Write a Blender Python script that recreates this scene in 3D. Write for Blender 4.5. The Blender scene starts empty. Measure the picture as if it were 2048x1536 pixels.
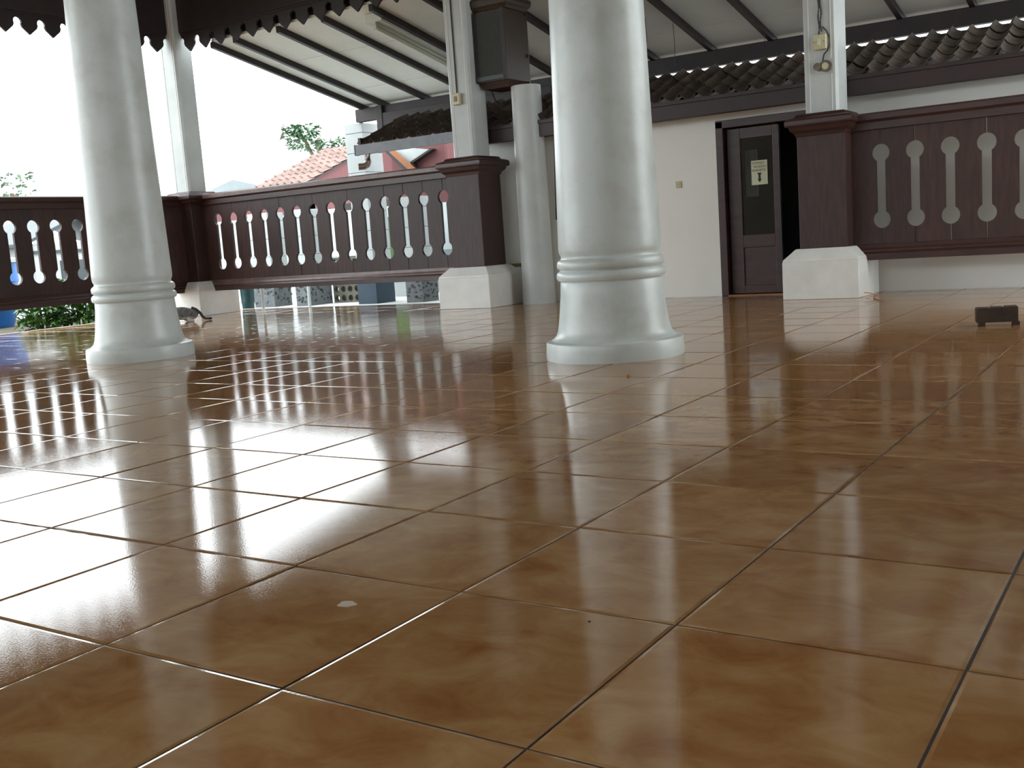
import bpy, bmesh, math, random
from mathutils import Vector, Matrix
random.seed(7)
T = 0.55                      # one floor tile pitch in metres; coordinates below are in tile units
SC = bpy.context.scene
COL = SC.collection
sin, cos, pi = math.sin, math.cos, math.pi

# ------------------------------------------------------------------ camera
CAM_P = Vector((5.5598, -2.4715, 1.4666))
yaw, pitch, roll = -0.5854, 0.1364, -0.0695
fw = Vector((sin(yaw)*cos(pitch), cos(yaw)*cos(pitch), -sin(pitch)))
r0 = Vector((cos(yaw), -sin(yaw), 0)); u0 = r0.cross(fw)
rr = r0*cos(roll) + u0*sin(roll); uu = -r0*sin(roll) + u0*cos(roll)
cd = bpy.data.cameras.new('camera'); cam = bpy.data.objects.new('camera', cd); COL.objects.link(cam)
M = Matrix.Identity(4)
for i in range(3):
    M[i][0] = rr[i]; M[i][1] = uu[i]; M[i][2] = -fw[i]; M[i][3] = CAM_P[i]*T
cam.matrix_world = M
cd.sensor_width = 36; cd.lens = 36*2089.07/2048; cd.clip_start = .02; cd.clip_end = 500
SC.camera = cam

# ------------------------------------------------------------------ sky, exposure
w = bpy.data.worlds.new('overcast_sky'); SC.world = w; w.use_nodes = True
nt = w.node_tree; nt.nodes.clear()
bg = nt.nodes.new('ShaderNodeBackground'); wo = nt.nodes.new('ShaderNodeOutputWorld')
bg.inputs[0].default_value = (.90, .97, 1, 1); bg.inputs[1].default_value = 7.0
nt.links.new(bg.outputs[0], wo.inputs[0])
SC.view_settings.view_transform = 'Standard'; SC.view_settings.look = 'None'
SC.view_settings.gamma = 1; SC.view_settings.use_curve_mapping = False
SC.view_settings.exposure = -0.52
SC.cycles.max_bounces = 12; SC.cycles.diffuse_bounces = 8; SC.cycles.glossy_bounces = 6
SC.cycles.transparent_max_bounces = 12

# ------------------------------------------------------------------ materials
def mat(name, col, rough=.6, col2=None, nscale=6, bump=0, bscale=40, stretch=None, vary=0, metal=0, spec=.5, contrast=(.35, .65), coat=0):
    m = bpy.data.materials.new(name); m.use_nodes = True
    N = m.node_tree.nodes; L = m.node_tree.links; b = N['Principled BSDF']
    b.inputs['Base Color'].default_value = (*col, 1); b.inputs['Roughness'].default_value = rough
    b.inputs['Metallic'].default_value = metal; b.inputs['Specular IOR Level'].default_value = spec
    b.inputs['Coat Weight'].default_value = coat; b.inputs['Coat Roughness'].default_value = .15
    tc = N.new('ShaderNodeTexCoord'); mp = N.new('ShaderNodeMapping'); L.new(tc.outputs['Object'], mp.inputs[0])
    if stretch: mp.inputs['Scale'].default_value = stretch
    oi = N.new('ShaderNodeObjectInfo')
    vm = N.new('ShaderNodeVectorMath'); vm.operation = 'MULTIPLY_ADD'
    L.new(oi.outputs['Random'], vm.inputs[0]); vm.inputs[1].default_value = (37, 53, 71); L.new(mp.outputs[0], vm.inputs[2])
    src = None
    if col2:
        n = N.new('ShaderNodeTexNoise'); n.inputs['Scale'].default_value = nscale; n.inputs['Detail'].default_value = 7
        n.inputs['Roughness'].default_value = .62; L.new(vm.outputs[0], n.inputs['Vector'])
        cr = N.new('ShaderNodeValToRGB'); cr.color_ramp.elements[0].position = contrast[0]; cr.color_ramp.elements[1].position = contrast[1]
        cr.color_ramp.elements[0].color = (*col, 1); cr.color_ramp.elements[1].color = (*col2, 1)
        L.new(n.outputs[0], cr.inputs[0]); src = cr.outputs[0]
    if vary:
        hs = N.new('ShaderNodeHueSaturation'); hs.inputs['Color'].default_value = (*col, 1)
        if src: L.new(src, hs.inputs['Color'])
        mr = N.new('ShaderNodeMapRange'); mr.inputs[3].default_value = 1-vary; mr.inputs[4].default_value = 1+vary
        L.new(oi.outputs['Random'], mr.inputs[0]); L.new(mr.outputs[0], hs.inputs['Value']); src = hs.outputs[0]
    if src: L.new(src, b.inputs['Base Color'])
    if bump:
        n2 = N.new('ShaderNodeTexNoise'); n2.inputs['Scale'].default_value = bscale; n2.inputs['Detail'].default_value = 4
        L.new(vm.outputs[0], n2.inputs['Vector'])
        bp = N.new('ShaderNodeBump'); bp.inputs['Strength'].default_value = bump; bp.inputs['Distance'].default_value = .01
        L.new(n2.outputs[0], bp.inputs['Height']); L.new(bp.outputs[0], b.inputs['Normal'])
    return m
WHITE = mat('white_gloss_paint', (.50, .52, .48), .3, (.63, .69, .68), 2.6, .08, 14, contrast=(.28, .56))
POSTP = mat('white_post_paint', (.47, .50, .485), .4, (.54, .57, .555), 3, .05, 12)
WALLP = mat('cream_wall_paint', (.83, .82, .765), .6, (.88, .87, .82), .8, .05, 30)
PLINTH = mat('plinth_plaster', (.70, .70, .66), .4, (.80, .80, .77), 3, .08, 20)
WOOD = mat('dark_varnished_wood', (.028, .013, .012), .5, (.056, .023, .018), 5, .10, 30, stretch=(6, 6, .7), vary=.25)
WOODF = mat('dark_rail_wood', (.032, .013, .012), .38, (.058, .023, .018), 4, .08, 20, stretch=(.7, .7, 4))
WOODG = mat('lighter_rail_wood', (.10, .055, .045), .32, (.16, .10, .085), 5, .08, 20)  # lighter wood for the cap and bottom moulding of the middle railing
DARK = mat('blackish_timber', (.015, .010, .010), .55, (.028, .017, .016), 4, .12, 30)
CEIL = mat('ceiling_board_paint', (.80, .83, .76), .7, (.87, .89, .83), 1.5, .03, 20)
CEILD = mat('hall_ceiling_board', (.30, .22, .14), .6, (.40, .30, .19), 1.2, .03, 20)
GROUT = mat('dark_grout', (.02, .017, .015), .6, (.05, .042, .035), 9)
CLAY = mat('old_clay_roof_tile', (.045, .032, .026), .75, (.10, .074, .058), 9, .5, 50, vary=.3)
CLAYP = mat('pink_clay_roof_tile', (.20, .125, .105), .8, (.27, .185, .16), 8, .3, 40, vary=.15)
FASC = mat('painted_fascia', (.02, .009, .009), .5, (.033, .015, .014), 4, .06, 20)
GUTTER = mat('grey_gutter_paint', (.10, .11, .13), .35, (.15, .16, .18), 6)
MAUVE = mat('mauve_wall_paint', (.15, .052, .055), .75, (.175, .064, .064), 1.4)
PIERW = mat('white_block_paint', (.42, .45, .45), .5, (.48, .51, .51), 3)
CONC = mat('pale_concrete_yard', (.55, .56, .55), .8, (.64, .64, .62), 1.5, .2, 20)
SOIL = mat('garden_soil', (.05, .04, .02), .9, (.10, .08, .04), 4, .4, 20)
BLUE = mat('blue_plastic', (.012, .12, .42), .35, (.016, .16, .5), 2)
NAVY = mat('navy_plastic', (.006, .02, .14), .4)
TEAL = mat('teal_plastic', (.005, .04, .045), .35, (.01, .06, .065), 2)
BLUEG = mat('blue_grey_cladding', (.014, .035, .06), .5, (.02, .045, .072), 3)
GREYG = mat('grey_green_cladding', (.04, .055, .06), .5, (.055, .07, .075), 3)
PEB = mat('pebble_render', (.11, .12, .125), .8, (.16, .17, .175), 12, .6, 60)
PEBST = mat('dark_pebble', (.02, .03, .035), .6, (.05, .06, .065), 8)
BREEZE = mat('breeze_block', (.13, .12, .09), .8, (.17, .16, .13), 6)
LEAFG = mat('glossy_green_leaf', (.03, .10, .015), .35, (.11, .24, .045), 5, vary=.3)
LEAFT = mat('tree_leaf', (.035, .09, .035), .5, (.07, .15, .06), 4, vary=.3)
BARK = mat('bark', (.12, .09, .06), .85, (.2, .16, .11), 6, .4, 20)
CREAMP = mat('aged_cream_plastic', (.50, .44, .25), .4, (.60, .55, .36), 20)
BROWNP = mat('brown_bakelite', (.06, .04, .025), .35, (.16, .12, .06), 14)
CABLE = mat('dark_cable', (.03, .025, .022), .5)
GREYW = mat('pale_grey_siding', (.17, .20, .21), .6, (.21, .24, .25), 2)
GRNPANEL = mat('green_door_paint', (.06, .13, .035), .5, (.08, .16, .05), 3)
ORNG = mat('orange_bargeboard', (.26, .085, .02), .5, (.30, .11, .03), 4)
METAL = mat('brushed_pipe', (.45, .38, .35), .3, metal=.7)
SPKC = mat('speaker_cloth', (.034, .037, .031), .8, (.05, .053, .044), 40)
SPKW = mat('brown_cabinet_wood', (.028, .017, .008), .5, (.045, .026, .012), 5, .1, 20, stretch=(5, 5, .6))
LAMPM = mat('enamel_lamp_housing', (.62, .64, .56), .4)
LAMPT = mat('lamp_tube_glass', (.62, .64, .52), .25)
BLOCKM = mat('dark_wood_block', (.035, .022, .016), .6, (.07, .045, .03), 8, .3, 30)
PAPER = mat('sign_paper', (.58, .62, .42), .6, (.66, .69, .50), 6)
INK = mat('black_ink', (.015, .015, .015), .6)
INKR = mat('faded_brown_ink', (.18, .12, .07), .7)
INKF = mat('dark_room_shade', (.03, .03, .03), .8)  # near-black stands in for the shade of the unlit room
CURT = mat('grey_curtain', (.24, .27, .28), .8, (.3, .33, .34), 6)
RED = mat('red_leaf', (.45, .03, .015), .5); ORL = mat('orange_leaf', (.6, .22, .03), .5)
CRUMB = mat('brown_crumb', (.35, .14, .05), .7)
STAIN = mat('dried_paint_spot', (.48, .40, .33), .55)
STAND = mat('black_iron', (.03, .03, .035), .4)

def tile_mat():
    m = bpy.data.materials.new('glazed_floor_tile'); m.use_nodes = True
    N = m.node_tree.nodes; L = m.node_tree.links; b = N['Principled BSDF']
    g = N.new('ShaderNodeNewGeometry'); oi = N.new('ShaderNodeObjectInfo')
    vm = N.new('ShaderNodeVectorMath'); vm.operation = 'MULTIPLY_ADD'
    L.new(oi.outputs['Random'], vm.inputs[0]); vm.inputs[1].default_value = (31, 57, 11); L.new(g.outputs['Position'], vm.inputs[2])
    n1 = N.new('ShaderNodeTexNoise'); n1.inputs['Scale'].default_value = 5.5; n1.inputs['Detail'].default_value = 8; n1.inputs['Roughness'].default_value = .6
    n1.inputs['Distortion'].default_value = .6
    mp = N.new('ShaderNodeMapping'); mp.inputs['Scale'].default_value = (1, 1.25, 1); L.new(vm.outputs[0], mp.inputs[0]); L.new(mp.outputs[0], n1.inputs['Vector'])
    cr = N.new('ShaderNodeValToRGB'); e = cr.color_ramp.elements
    e[0].position = .30; e[0].color = (.28, .115, .035, 1); e[1].position = .70; e[1].color = (.44, .27, .125, 1)
    k = e.new(.5); k.color = (.36, .19, .072, 1)
    L.new(n1.outputs[0], cr.inputs[0])
    # light hairline veins of the glaze
    n2 = N.new('ShaderNodeTexNoise'); n2.inputs['Scale'].default_value = 7; n2.inputs['Detail'].default_value = 5; n2.inputs['Distortion'].default_value = 2.5
    L.new(vm.outputs[0], n2.inputs['Vector'])
    mth = N.new('ShaderNodeMath'); mth.operation = 'SUBTRACT'; L.new(n2.outputs[0], mth.inputs[0]); mth.inputs[1].default_value = .5
    ab = N.new('ShaderNodeMath'); ab.operation = 'ABSOLUTE'; L.new(mth.outputs[0], ab.inputs[0])
    mr = N.new('ShaderNodeMapRange'); mr.inputs[1].default_value = 0; mr.inputs[2].default_value = .006; mr.inputs[3].default_value = .07; mr.inputs[4].default_value = 0
    L.new(ab.outputs[0], mr.inputs[0])
    mx = N.new('ShaderNodeMix'); mx.data_type = 'RGBA'; L.new(mr.outputs[0], mx.inputs[0]); L.new(cr.outputs[0], mx.inputs[6]); mx.inputs[7].default_value = (.56, .42, .28, 1)
    hs = N.new('ShaderNodeHueSaturation'); L.new(mx.outputs[2], hs.inputs['Color'])
    m2 = N.new('ShaderNodeMapRange'); m2.inputs[3].default_value = .9; m2.inputs[4].default_value = 1.08; L.new(oi.outputs['Random'], m2.inputs[0]); L.new(m2.outputs[0], hs.inputs['Value'])
    L.new(hs.outputs[0], b.inputs['Base Color'])
    b.inputs['Roughness'].default_value = .055; b.inputs['IOR'].default_value = 1.55
    n3 = N.new('ShaderNodeTexNoise'); n3.inputs['Scale'].default_value = 190; n3.inputs['Detail'].default_value = 2; L.new(g.outputs['Position'], n3.inputs['Vector'])
    n4 = N.new('ShaderNodeTexNoise'); n4.inputs['Scale'].default_value = 2.6; n4.inputs['Detail'].default_value = 1; L.new(vm.outputs[0], n4.inputs['Vector'])
    b1 = N.new('ShaderNodeBump'); b1.inputs['Strength'].default_value = .055; b1.inputs['Distance'].default_value = .002; L.new(n3.outputs[0], b1.inputs['Height'])
    b2 = N.new('ShaderNodeBump'); b2.inputs['Strength'].default_value = .015; b2.inputs['Distance'].default_value = .004; L.new(n4.outputs[0], b2.inputs['Height'])
    L.new(b1.outputs[0], b2.inputs['Normal']); L.new(b2.outputs[0], b.inputs['Normal'])
    return m
TILE = tile_mat()
def glass_mat():
    m = bpy.data.materials.new('door_glass'); m.use_nodes = True
    b = m.node_tree.nodes['Principled BSDF']
    b.inputs['Base Color'].default_value = (.75, .8, .78, 1); b.inputs['Roughness'].default_value = .02; b.inputs['Transmission Weight'].default_value = 1
    b.inputs['IOR'].default_value = 1.45
    return m
GLASS = glass_mat()
def cat_mat():
    m = mat('tabby_fur', (.06, .06, .06), .85, (.20, .20, .195), 9, .5, 70, stretch=(3, 1, 1))
    N = m.node_tree.nodes; L = m.node_tree.links; b = N['Principled BSDF']
    src = b.inputs['Base Color'].links[0].from_socket
    tc = N.new('ShaderNodeTexCoord'); sp = N.new('ShaderNodeSeparateXYZ'); L.new(tc.outputs['Object'], sp.inputs[0])
    n = N.new('ShaderNodeTexNoise'); n.inputs['Scale'].default_value = 9; L.new(tc.outputs['Object'], n.inputs['Vector'])
    ma = N.new('ShaderNodeMath'); ma.operation = 'MULTIPLY_ADD'; L.new(n.outputs[0], ma.inputs[0]); ma.inputs[1].default_value = -.09; L.new(sp.outputs[2], ma.inputs[2])
    mr = N.new('ShaderNodeMapRange'); mr.inputs[1].default_value = .0; mr.inputs[2].default_value = .03; L.new(ma.outputs[0], mr.inputs[0])
    mx = N.new('ShaderNodeMix'); mx.data_type = 'RGBA'; L.new(mr.outputs[0], mx.inputs[0]); mx.inputs[6].default_value = (.55, .53, .5, 1); L.new(src, mx.inputs[7])
    L.new(mx.outputs[2], b.inputs['Base Color'])
    return m
FUR = cat_mat()
FURD = mat('dark_tabby_fur', (.035, .035, .035), .85, (.075, .072, .07), 12, .5, 70)
HALLW = mat('added_hall_wall', (.20, .17, .13), .7, (.25, .21, .16), 1.2)

# ------------------------------------------------------------------ mesh building
class MB:
    def __init__(s): s.v = []; s.f = []
    def add(s, vs, fs):
        o = len(s.v); s.v += [tuple(x) for x in vs]; s.f += [tuple(i+o for i in f) for f in fs]; return s
    def box(s, x0, x1, y0, y1, z0, z1):
        vs = [(x, y, z) for z in (z0, z1) for y in (y0, y1) for x in (x0, x1)]
        return s.add(vs, [(0, 2, 3, 1), (4, 5, 7, 6), (0, 1, 5, 4), (2, 6, 7, 3), (0, 4, 6, 2), (1, 3, 7, 5)])
    def obox(s, c, ax, ay, az, hx, hy, hz):     # oriented box
        c, ax, ay, az = Vector(c), Vector(ax), Vector(ay), Vector(az)
        vs = [c + ax*(sx*hx) + ay*(sy*hy) + az*(sz*hz) for sz in (-1, 1) for sy in (-1, 1) for sx in (-1, 1)]
        return s.add(vs, [(0, 2, 3, 1), (4, 5, 7, 6), (0, 1, 5, 4), (2, 6, 7, 3), (0, 4, 6, 2), (1, 3, 7, 5)])
    def prism(s, prof, P, d):                   # prof: 2D outline, P(a,b)->3D point, d: extrusion vector
        n = len(prof); d = Vector(d); a = [Vector(P(*q)) for q in prof]; b = [q+d for q in a]
        return s.add(a+b, [tuple(range(n))[::-1], tuple(range(n, 2*n))] + [(i, (i+1) % n, n+(i+1) % n, n+i) for i in range(n)])
    def lathe(s, prof, cx, cy, n=48, z0=0):     # prof: (r,z) bottom to top
        vs = [(cx+r*cos(2*pi*k/n), cy+r*sin(2*pi*k/n), z+z0) for r, z in prof for k in range(n)]
        fs = [(j*n+k, j*n+(k+1) % n, (j+1)*n+(k+1) % n, (j+1)*n+k) for j in range(len(prof)-1) for k in range(n)]
        fs += [tuple(range(n))[::-1], tuple(range((len(prof)-1)*n, len(prof)*n))]
        return s.add(vs, fs)
    def tube(s, pts, r, n=8):
        pts = [Vector(p) for p in pts]; vs = []
        for i, p in enumerate(pts):
            t = (pts[min(i+1, len(pts)-1)]-pts[max(i-1, 0)]).normalized()
            a = t.cross(Vector((0, 0, 1)));  a = a if a.length > .1 else t.cross(Vector((1, 0, 0))); a.normalize(); b = t.cross(a)
            rad = r[i] if isinstance(r, (list, tuple)) else r
            vs += [p + a*rad*cos(2*pi*k/n) + b*rad*sin(2*pi*k/n) for k in range(n)]
        fs = [(j*n+k, (j+1)*n+k, (j+1)*n+(k+1) % n, j*n+(k+1) % n) for j in range(len(pts)-1) for k in range(n)]
        fs += [tuple(range(n)), tuple(range((len(pts)-1)*n, len(pts)*n))[::-1]]
        return s.add(vs, fs)
    def frustum(s, cx, cy, levels, cham=0):     # levels: (half, z); square sections, optional chamfered corners
        vs = []
        for h, z in levels:
            c = cham
            pts = [(-h, -h), (h, -h), (h, h), (-h, h)] if not c else [(-h+c, -h), (h-c, -h), (h, -h+c), (h, h-c), (h-c, h), (-h+c, h), (-h, h-c), (-h, -h+c)]
            vs += [(cx+a, cy+b, z) for a, b in pts]
        n = 8 if cham else 4
        fs = [(j*n+k, j*n+(k+1) % n, (j+1)*n+(k+1) % n, (j+1)*n+k) for j in range(len(levels)-1) for k in range(n)]
        fs += [tuple(range(n))[::-1], tuple(range((len(levels)-1)*n, len(levels)*n))]
        return s.add(vs, fs)
    def build(s, name, m, parent=None, loc=None, smooth=False, bevel=0, fix=True, label=None):
        me = bpy.data.meshes.new(name)
        org = Vector(loc) if loc is not None else (Vector(parent['_org']) if parent is not None and '_org' in parent else Vector((0, 0, 0)))
        me.from_pydata([tuple((Vector(v)-org)*T) for v in s.v], [], s.f); me.update()
        if fix:
            bm = bmesh.new(); bm.from_mesh(me); bmesh.ops.recalc_face_normals(bm, faces=bm.faces); bm.to_mesh(me); bm.free()
        me.materials.append(m)
        if smooth:
            for p in me.polygons: p.use_smooth = True
            me.set_sharp_from_angle(angle=math.radians(38))
        o = bpy.data.objects.new(name, me); COL.objects.link(o)
        if parent is not None:
            o.parent = parent; po = Vector(parent['_org']) if '_org' in parent else Vector((0, 0, 0)); o.location = (org-po)*T
        else: o.location = org*T
        o['_org'] = tuple(org)
        if bevel:
            b = o.modifiers.new('edge', 'BEVEL'); b.width = bevel*T; b.segments = 2; b.limit_method = 'ANGLE'; b.angle_limit = math.radians(40)
        if label: o['label'] = label
        return o
def tag(o, label, cat, group=None, kind=None):
    o['label'] = label; o['category'] = cat
    if group: o['group'] = group
    if kind: o['kind'] = kind
    return o
def thing(name, loc, label, cat, group=None, kind=None):
    o = bpy.data.objects.new(name, None); COL.objects.link(o); o.location = Vector(loc)*T; o['_org'] = tuple(loc); o.empty_display_size = .1
    return tag(o, label, cat, group, kind)
def struct(o, label=None):
    o['kind'] = 'structure'
    if label: o['label'] = label
    return o
def sroot(name, loc=(0, 0, 0), label=None):
    o = bpy.data.objects.new(name, None); COL.objects.link(o); o.location = Vector(loc)*T; o['_org'] = tuple(loc); o.empty_display_size = .1
    return struct(o, label)
def copy_part(src, parent, loc, rot=None, scale=None):
    c = src.copy(); COL.objects.link(c); c.parent = parent; po = Vector(parent['_org']); c.location = (Vector(loc)-po)*T; c['_org'] = tuple(loc)
    if rot is not None: c.rotation_euler = rot
    if scale is not None: c.scale = scale
    return c
def A(x, y, z=0): return (x, y, z)

# ------------------------------------------------------------------ floor: slab + glazed tiles, each laid by hand
XL, XR, YN, YB = -19.7, 9.5, -5.0, 19.0
floor = struct(MB().box(XL, XR, -14, 18.42, -.5, -.004).box(XL, -9.3, 18.42, YB, -.5, -.004).build('floor', GROUT), 'brown glazed tile floor of the open pavilion')
MB().box(XL-.12, XL-.005, -14, YB+.1, -.5, .004).box(XL-.12, -9.3, YB+.005, YB+.12, -.5, .004).build('kerb_edge', CONC, floor)
xo = {-2: .0993, -1: .0446, 0: .0197, 1: .0042, 2: -.0261, 3: -.0474, 4: -.053, 5: -.0413}
yo = {0: -.0938, 1: -.0417, 2: -.009, 3: .0123, 4: .0135, 5: .0304, 6: -.0016, 7: .03}
xs = [XL] + [i + xo.get(i, .09 if i < -2 else -.04) for i in range(-19, 9)] + [XR]
ys = [j + yo.get(j, -.09 if j < 0 else .03) for j in range(-5, 19)] + [YB]
def tile_mesh(hx=.5, hy=.5):
    bv = .013; g = .005
    b = MB()
    X, Y = hx-g, hy-g
    vs = [(-X, -Y, -.0045), (X, -Y, -.0045), (X, Y, -.0045), (-X, Y, -.0045), (-X, -Y, -.0016), (X, -Y, -.0016), (X, Y, -.0016), (-X, Y, -.0016),
          (-X+bv, -Y+bv, 0), (X-bv, -Y+bv, 0), (X-bv, Y-bv, 0), (-X+bv, Y-bv, 0)]
    fs = [(8, 9, 10, 11)] + [(k, (k+1) % 4, 4+(k+1) % 4, 4+k) for k in range(4)] + [(4+k, 4+(k+1) % 4, 8+(k+1) % 4, 8+k) for k in range(4)]
    return b.add(vs, fs)
t0 = tile_mesh().build('tile', TILE, floor, fix=False)
cells = []
for i in range(len(xs)-1):
    for j in range(len(ys)-1):
        cx, cy, sx, sy = (xs[i]+xs[i+1])/2, (ys[j]+ys[j+1])/2, xs[i+1]-xs[i], ys[j+1]-ys[j]
        if cy > 18.3 and cx > -9.3: sy = 18.42-ys[j]; cy = ys[j]+sy/2
        d = Vector((cx, cy, 0))-CAM_P; z = d.dot(fw)
        px, py = (1024+2089*d.dot(rr)/z, 768-2089*d.dot(uu)/z) if z > .4 else (9e9, 9e9)
        vis = -260 < px < 2300 and 500 < py < 1800
        cells.append((vis, sx*sy/(z*z*z) if z > .4 else 0, cx, cy, sx, sy))
cells.sort(key=lambda c: (not c[0], -c[1]))
first = True
rest = MB()
for k, (vis, a, cx, cy, sx, sy) in enumerate(cells):
    tx, ty = random.gauss(0, .0016), random.gauss(0, .0016)
    if k < 298 and vis:
        if first: o = t0; first = False; o.location = Vector((cx, cy, 0))*T
        else: o = copy_part(t0, floor, (cx, cy, 0))
        o.rotation_euler = (tx, ty, 0); o.scale = (sx, sy, 1)
    else:
        g, bv = .005, .013; X, Y = sx/2-g, sy/2-g
        vs = [(-X, -Y, -.0045), (X, -Y, -.0045), (X, Y, -.0045), (-X, Y, -.0045), (-X+bv, -Y+bv, 0), (X-bv, -Y+bv, 0), (X-bv, Y-bv, 0), (-X+bv, Y-bv, 0)]
        rest.add([(cx+x, cy+y, z+(0 if z < 0 else x*ty+y*tx)) for x, y, z in vs], [(4, 5, 6, 7)]+[(q, (q+1) % 4, 4+(q+1) % 4, 4+q) for q in range(4)])
ro = rest.build('outer_tiles', TILE, floor, fix=False); ro['kind'] = 'stuff'

# ------------------------------------------------------------------ ground outside
gr = struct(MB().box(-90, 60, YB+.15, 110, -.6, -.27).box(-90, XL-.15, 21, YB+.15, -.6, -.27).build('ground', CONC), 'pale concrete yard beyond the pavilion')
struct(MB().box(-90, XL-.13, -60, 21, -.65, -.25).box(XL-.13, 60, -60, -14.02, -.65, -.25).build('ground_garden', SOIL), 'planted soil strip beside the pavilion')

# ------------------------------------------------------------------ veranda ceiling, rafters, eave beam
SL = -.2108
def cz(y, off=0): return 7.30 + SL*(y-17.48) + off
ceil = sroot('ceiling', (-5, 20, 6.8), 'sloping cream board ceiling with dark rafters over the veranda')
rx = [-16.62, -15.75, -14.15, -12.6, -11.05, -9.5, -7.98, -6.5, -4.9, -3.32, -1.78, -.27, 1.28, 2.82, 4.36, 5.9]
y0c, y1c = 17.83, 23.95
for a, b in zip(rx[:-1], rx[1:]):
    y0c = 17.84 if a < -8.0 < b or a < -8.6 < b or a <= -.27 < b+.01 or a < -.1 < b else 17.62
    for ya, yb_ in ((y0c, 19.7), (19.72, 22.3), (22.32, y1c)):
        if yb_ > 23 and False: continue
        m = MB(); vs = [(x, y, cz(y, o)) for o in (0, .06) for y in (ya, yb_) for x in (a, b)]
        m.add(vs, [(0, 2, 3, 1), (4, 5, 7, 6), (0, 1, 5, 4), (2, 6, 7, 3), (0, 4, 6, 2), (1, 3, 7, 5)])
        m.build('ceiling_panel', CEIL, ceil)
for x in rx:
    m = MB(); h = .065; vs = [(xx, y, cz(y, o)) for o in (-.16, .0) for y in ((17.86 if x in (-7.98, -.27) else 17.62), 24.0) for xx in (x-h, x+h)]
    m.add(vs, [(0, 2, 3, 1), (4, 5, 7, 6), (0, 1, 5, 4), (2, 6, 7, 3), (0, 4, 6, 2), (1, 3, 7, 5)])
    m.build('rafter', DARK, ceil, bevel=.01)
# roof skin above the veranda boards
m = MB(); vs = [(x, y, cz(y, o)) for o in (.10, .22) for y in (17.83, 24.3) for x in (-16.8, 6.2)]
m.add(vs, [(0, 2, 3, 1), (4, 5, 7, 6), (0, 1, 5, 4), (2, 6, 7, 3), (0, 4, 6, 2), (1, 3, 7, 5)]); m.build('roof_skin', DARK, ceil)
beam = struct(MB().box(-16.9, 6.2, 23.5, 23.72, 5.50, 5.9).build('trim_1', DARK, bevel=.01), 'long dark eave beam carrying the veranda rafters')
MB().box(-15.75, -9.6, 23.4, 23.5, 5.25, 5.66).build('beam_board', DARK, beam, bevel=.01)
MB().box(-15.95, -15.72, 23.38, 23.52, 5.0, 5.9).build('bracket', DARK, beam, bevel=.01)
MB().box(-16.7, 6.1, 17.64, 17.80, 7.36, 9.19).build('closing_board', DARK, ceil)
# loose wires hanging from the ceiling
for (x, y, l, wl) in ((-5.6, 21.2, .9, 'left-hand thin loose wire dangling from the ceiling just right of the middle column'), (-5.15, 21.8, 1.0, 'longer thin loose wire hanging beside a rafter above the tiled roof'), (-3.32, 23.0, .5, 'short loose wire hanging from the eave beam nearest the right white post')):
    tag(MB().tube([(x, y, cz(y)), (x+.02, y, cz(y)-l*.5), (x-.01, y, cz(y)-l)], .008, 5).build('hanging_wire', CABLE, loc=(x, y, cz(y))), wl, 'wire', 'wires hanging from the ceiling')

# main hall ceiling above the camera
hc = struct(MB().box(-18.2, 10.5, -13.5, 17.6, 9.2, 9.4).build('ceiling_hall', CEILD), 'flat board ceiling of the pavilion hall')
for y in (-9.2, -.3, 8.65): MB().box(-18.1, 10.4, y-.2, y+.2, 8.7, 9.2).build('beam', DARK, hc)
for x in (-8.75, -.34): MB().box(x-.2, x+.2, -13.4, 17.5, 8.75, 9.2).build('beam', DARK, hc)

# ------------------------------------------------------------------ round columns
CP = [(.83, 0), (.835, .05), (.83, .13), (.826, .196), (.818, .212), (.80, .217), (.76, .230), (.73, .25), (.70, .28), (.68, .33), (.665, .40), (.65, .5), (.632, .65), (.618, .78), (.61, .915),
      (.612, .935), (.635, .942), (.650, .965), (.654, .995), (.646, 1.025), (.63, 1.045), (.612, 1.055), (.612, 1.07), (.63, 1.08), (.64, 1.10), (.642, 1.13), (.636, 1.16), (.62, 1.18), (.595, 1.195),
      (.588, 1.21), (.59, 1.235), (.604, 1.26), (.612, 1.30), (.613, 1.36), (.606, 1.6), (.595, 2.0), (.575, 2.8), (.548, 4.16), (.52, 5.6), (.49, 7.2), (.47, 8.69)]
def round_column(x, y, label):
    t = thing('round_column', (x, y, 0), label, 'column', 'round columns of the hall', 'thing')
    MB().lathe([p for p in CP if p[1] <= .24], x, y, 96).build('base_disc', WHITE, t, smooth=True)
    MB().lathe([(.76, .23)]+[p for p in CP if .24 < p[1] <= .916]+[(.60, .93)], x, y, 96).build('flared_foot', WHITE, t, smooth=True)
    MB().lathe([(.60, .9)]+[p for p in CP if .93 < p[1] <= 1.056]+[(.6, 1.06)], x, y, 96).build('ring_moulding', WHITE, t, smooth=True)
    MB().lathe([(.60, 1.05)]+[p for p in CP if 1.06 < p[1] <= 1.2], x, y, 96).build('ring_moulding', WHITE, t, smooth=True)
    MB().lathe([p for p in CP if p[1] >= 1.195], x, y, 96).build('shaft', WHITE, t, smooth=True)
    return t
round_column(-.34, 8.74, 'thick white round column in the middle, standing on the floor nearest the door')
round_column(-8.72, 8.30, 'thick white round column standing at the left, in front of the corner post and cat')
# slender round pillar under the wooden cabinet
t = thing('round_pillar', (-7.06, 17.95, 0), 'slender pale round pillar under the brown wooden cabinet', 'pillar', None, 'thing')
MB().lathe([(.38, 0), (.38, .05), (.365, 1.0), (.355, 2.5), (.34, 4.0), (.33, 4.85)], -7.06, 17.95, 48).build('shaft', POSTP, t, smooth=True)

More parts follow.
